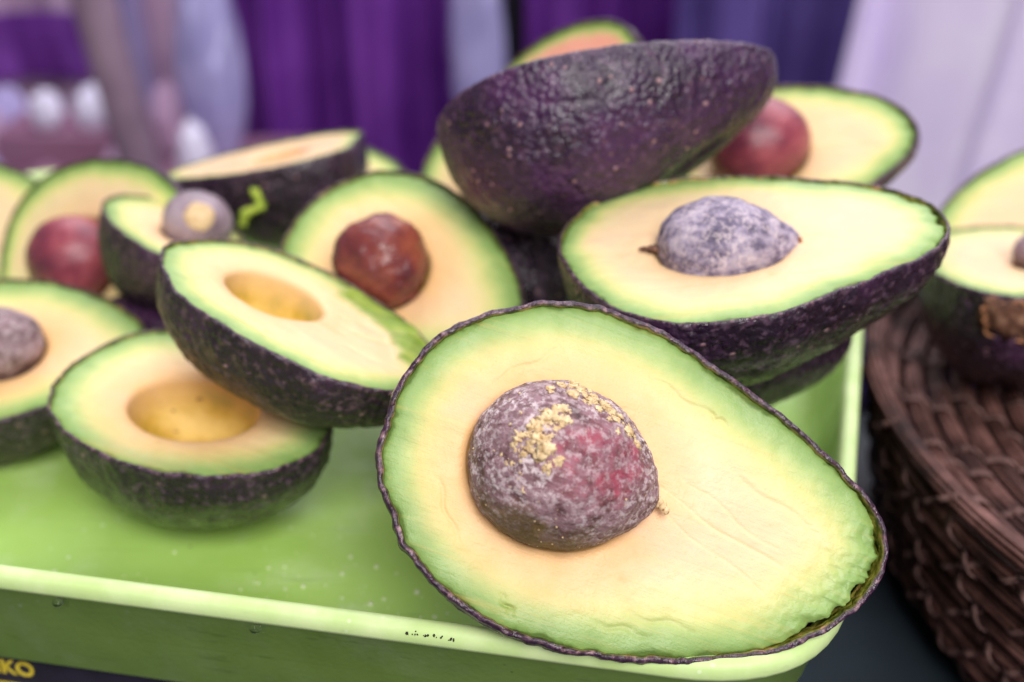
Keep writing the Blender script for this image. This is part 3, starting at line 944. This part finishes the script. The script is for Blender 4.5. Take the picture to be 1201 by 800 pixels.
def cloth(name, label, x0, x1, y, z0, z1, mat, amp, folds, seed, lean=0.0, group=None, flare=0.0):
    nx_, nz_ = 90, 24
    V = []
    for side in (0, 1):
        for j in range(nz_):
            tz = j / (nz_ - 1)
            for i in range(nx_):
                tx = i / (nx_ - 1)
                ph = folds * 2 * math.pi * tx + 1.2 * noise.noise(Vector((tx * 3, tz * 0.8, seed)))
                d = amp * (0.6 + 0.4 * (1 - tz)) * (math.sin(ph) + 0.35 * math.sin(2.3 * ph + seed))
                d += amp * 0.7 * noise.noise(Vector((tx * folds * 1.3, tz * 1.6, seed + 3)))
                X = x0 + (x1 - x0) * tx + (tz - .5) * lean + (tx - .5) * flare * (1 - tz)
                V.append((X, y + d + side * 0.0015, z0 + (z1 - z0) * tz + 0.004 * noise.noise(Vector((tx * 5, 0, seed)))))
    n1 = nx_ * nz_
    g = grid_faces(nz_, nx_, wrap=False)
    F = g + [tuple(k + n1 for k in f[::-1]) for f in g]
    for i in range(nx_ - 1):
        F.append((i, i + n1, i + 1 + n1, i + 1)); b = (nz_ - 1) * nx_
        F.append((b + i, b + i + 1, b + i + 1 + n1, b + i + n1))
    for j in range(nz_ - 1):
        a, b = j * nx_, (j + 1) * nx_
        F.append((a, b, b + n1, a + n1)); a += nx_ - 1; b += nx_ - 1
        F.append((a, a + n1, b + n1, b))
    o = mesh_obj(name, V, F, mat)
    return tag(o, label, 'cloth', group)


GZ = -0.84
cloth('hanging_cloth', 'black cloth hanging across the back behind all others', -1.5, 1.5, 1.75, GZ, 0.5, DARK, 0.03, 12, 1.0)
cloth('hanging_cloth', 'deep purple cloth hanging in folds behind the middle of the pile', -0.37, -0.055, 1.40, GZ, 0.35, PURPLE, 0.045, 2.6, 2.0)
cloth('hanging_cloth', 'dark purple cloth behind the topmost avocado half', 0.02, 0.24, 1.6, GZ, 0.35, PURPLE, 0.02, 3, 3.0)
cloth('hanging_cloth', 'blue violet cloth beside the pale lilac one', 0.19, 0.42, 1.34, GZ, 0.35, BLUE, 0.035, 2.2, 4.0)
cloth('hanging_cloth', 'pale lilac cloth hanging at the right, nearest of the hangings', 0.285, 0.95, 1.05, GZ, 0.35, LILAC, 0.04, 4.5, 5.0, lean=0.12)
cloth('hanging_cloth', 'dark purple cloth at the upper left picture corner', -0.95, -0.535, 1.45, -0.178, -0.095, PURPLE, 0.008, 4, 6.0)
cloth('hanging_cloth', 'lavender cloth behind the leaning post at the left', -0.56, -0.30, 1.5, GZ, 0.35, LAVEND, 0.02, 3, 7.0)
cloth('hanging_cloth', 'rose cloth along the bottom left of the background', -1.1, -0.40, 1.5, GZ, 0.35, ROSE, 0.02, 5, 8.0)


def lathe(name, prof_, mat, parent=None, nu=32, attrs=None):
    V = [(r * math.cos(2 * math.pi * j / nu), r * math.sin(2 * math.pi * j / nu), z) for r, z in prof_ for j in range(nu)]
    F = grid_faces(len(prof_), nu) + [tuple(range(nu))[::-1], tuple(range((len(prof_) - 1) * nu, len(prof_) * nu))]
    return mesh_obj(name, V, F, mat, parent)


_s = Nodes('post_paint')
POST = _s.fin(_s.ramp(_s.noise(20, 4), [(0.3, lin(132, 108, 128)), (0.7, lin(162, 136, 154))]), 0.5)
post = bpy.data.objects.new('stall_post', None)
COL.objects.link(post)
post.location = (-0.30, 1.12, -0.85)
post.rotation_euler = (0, R(-7), 0)
tag(post, 'leaning mauve metal post of the stall behind, at the left', 'post')
lathe('shaft', [(0.021, 0.012), (0.021, 1.6)], POST, post)
lathe('foot_plate', [(0.05, 0.0), (0.05, 0.01), (0.022, 0.012)], POST, post)

_s = Nodes('glint_white')
GLINT_WHITE = _s.fin(lin(228, 222, 244), 0.3, 0.5)
_s = Nodes('clear_plastic')
BOTTLE = _s.fin(_s.ramp(_s.noise(20, 3), [(0.3, lin(150, 144, 196)), (0.7, lin(182, 176, 220))]), 0.2, 0.5)
# low shelf with white highlight blobs at the left
_s = Nodes('mauve_board')
BOARD = _s.fin(_s.ramp(_s.noise(12, 5, vec=_s.scaled((1, 8, 8))), [(0.3, lin(128, 84, 112)), (0.7, lin(158, 112, 138))]), 0.6)
shelf = bpy.data.objects.new('low_bench', None)
COL.objects.link(shelf)
shelf.location = (-0.55, 1.22, -0.85)
tag(shelf, 'mauve wooden bench with white highlight blobs, at the left behind the avocados', 'bench')
box_mesh('bench_top', -0.4, 0.36, -0.12, 0.12, 0.60, 0.63, BOARD, shelf, 0.004)
box_mesh('bench_front', -0.39, 0.35, -0.117, -0.10, 0.46, 0.599, BOARD, shelf, 0.003)
for lx in (-0.36, 0.32):
    box_mesh('leg', lx - .02, lx + .02, -.02, .02, 0.0, 0.599, BOARD, shelf, 0.003)


def bag(label, x, y, z, rx, rz, mat, seed, group='crumpled bags behind the stall'):
    import bmesh
    bm = bmesh.new(); bmesh.ops.create_icosphere(bm, subdivisions=4, radius=1)
    for v in bm.verts:
        d = v.co.copy()
        k = 1 + 0.22 * noise.noise(d * 1.6 + Vector((seed, 0, 0))) + 0.10 * abs(noise.noise(d * 4.2 + Vector((0, seed, 0))))
        top = max(0, d.z - .55) / .45
        v.co = Vector((d.x * rx * k * (1 - .12 * top), d.y * rx * k * (1 - .12 * top), (max(d.z, -.8) + .8) * rz / 1.8 * (1 + .2 * noise.noise(d * 3 + Vector((0, 0, seed))))))
    for f in bm.faces:
        f.smooth = True
    me = bpy.data.meshes.new('crumpled_bag'); bm.to_mesh(me); bm.free()
    me.materials.append(mat)
    o = bpy.data.objects.new('crumpled_bag', me)
    COL.objects.link(o)
    o.location = (x, y, z)
    return tag(o, label, 'bag', group)


crate = box_mesh('mauve_crate', -0.555, -0.425, 1.17, 1.27, -0.2195, -0.165, BOARD, None, 0.003)
tag(crate, 'low mauve crate on the bench under the round white highlight blobs', 'crate')
bag('round white highlight blob on the crate nearest the leaning post', -0.452, 1.20, -0.165, 0.019, 0.044, GLINT_WHITE, 1.0)  # white blobs added in place of blurred glass highlights
bag('round white highlight blob on the crate, left of the brightest one', -0.502, 1.20, -0.165, 0.017, 0.040, GLINT_WHITE, 2.3)
bag('low pale bag on the bench at the left picture edge', -0.555, 1.12, -0.219, 0.030, 0.05, BOTTLE, 3.1)
bag('tall lavender bag on the bench right of the leaning post', -0.336, 1.26, -0.219, 0.034, 0.215, BOTTLE, 4.7)
bag('short white highlight blob before the tall lavender bag, right of the post', -0.338, 1.165, -0.219, 0.017, 0.070, GLINT_WHITE, 5.2)

# stand with a pale bag behind the top half
stand = bpy.data.objects.new('side_stand', None)
COL.objects.link(stand)
stand.location = (-0.04, 1.28, -0.85)
tag(stand, 'narrow dark stand behind the topmost half carrying a pale bag', 'stand')
box_mesh('stand_top', -0.045, 0.045, -0.05, 0.05, 0.62, 0.64, BOARD, stand, 0.003)
box_mesh('column', -0.02, 0.02, -0.02, 0.02, 0.01, 0.619, BOARD, stand, 0.003)
box_mesh('foot', -0.06, 0.06, -0.06, 0.06, 0.0, 0.0095, BOARD, stand, 0.002)
bag('tall pale lavender bag behind the left end of the topmost half', -0.038, 1.28, -0.209, 0.030, 0.26, BOTTLE, 6.6)

# crumpled violet cloth on the table between tray and basket
V = []
nq = 40
for i in range(nq):
    for j in range(nq):
        a, b = i / (nq - 1) - .5, j / (nq - 1) - .5
        e = max(0, 1 - (2 * max(abs(a), abs(b))) ** 4)
        V.append((a * 0.16, b * 0.12, 0.001 + e * (0.030 + 0.022 * fbm((a * 3, b * 3, 1), 1.3, 3, 4.0))))
cl = mesh_obj('folded_cloth', V, grid_faces(nq, nq, wrap=False), BLUE)
cl.location = (0.165, 0.50, TZ)
tag(cl, 'crumpled blue violet cloth on the table between the tray and the basket', 'cloth')

V, F = blob_mesh([((-0.0176 - 0.0009 * i, 0.0002 * i, 0.0012), 0.0017 - 0.0002 * i, 0.45, (0, 0, 1)) for i in range(6)], 2.0, 2)
mesh_obj('pit_root', V, F, SCARIN, lilac_pit)
V, F = blob_mesh([((0.0165 + 0.0010 * i, -0.001 * (i % 2), 0.0022 - 0.0006 * i), 0.0017 - 0.0002 * (i % 3), 0.6, (0.5, 0, 1)) for i in range(5)], 4.0, 2)
mesh_obj('seed_tag', V, F, CORK, lilac_pit)

V, F = blob_mesh([((0.0098, -0.002, 0.0058), 0.0050, 0.25, (0.83, -0.17, 0.5))], 7.0, 3, 0.15)
mesh_obj('seed_tag', V, F, CRUMB, small_pit)
make_half('dark avocado half added face down to darken the gap beneath the small half, left side',
          (-0.1270, 0.3640, 0.0060), (0.7, 0.7, 0.0), (0.1, 0.05, -0.99), 0.088, 0.68, 0.2, seed=18.9, res=120)  # half put in to keep the gap dark, also props the small one

# more clutter on the bench at the left
for k, (x, y, rr, hh, m, lb) in enumerate([(-0.60, 1.24, 0.030, 0.07, ROSE, 'rose crumpled bundle on the bench at the far left'), (-0.590, 1.30, 0.026, 0.07, LAVEND, 'lavender crumpled bundle behind the white highlight blobs on the bench'),
                                           (-0.41, 1.16, 0.026, 0.045, ROSE, 'low rose bundle on the bench in front of the leaning post'), (-0.485, 1.13, 0.022, 0.035, BOARD, 'small mauve bundle on the bench front, below the white highlight blobs'),
                                           (-0.395, 1.28, 0.022, 0.08, ROSE, 'rose bundle on the bench right behind the leaning post')]):
    bag(lb, x, y, -0.219, rr, hh, m, 9.0 + k * 1.7, 'bundles on the bench')

_s = Nodes('seed_coat')
COAT = _s.fin(_s.ramp(_s.noise(400, 4), [(0.35, lin(92, 60, 36)), (0.65, lin(160, 116, 66))]), 0.6)
items = []
for k in range(26):
    th_ = random.uniform(0, 2 * math.pi); q_ = random.uniform(0.25, 0.95)
    ex, ey = 0.0195 * q_ * math.cos(th_), 0.0145 * q_ * math.sin(th_)
    px_, py_ = 0.0012 + ex * math.cos(.25) - ey * math.sin(.25), -0.002 + ex * math.sin(.25) + ey * math.cos(.25)
    pz_ = -0.0015 - 0.018 * math.sqrt(max(0, 1 - q_ ** 2.4))
    items.append(((px_, py_, pz_ + .0002), random.choice([.0004, .0006, .0009, .0015]), 0.25, (-ex * 30, -ey * 30, 1)))
V, F = blob_mesh(items, 12.0, 2, 1.4)
struct(mesh_obj('seed_coat_scraps', V, F, COAT, hollow), 'stuff')
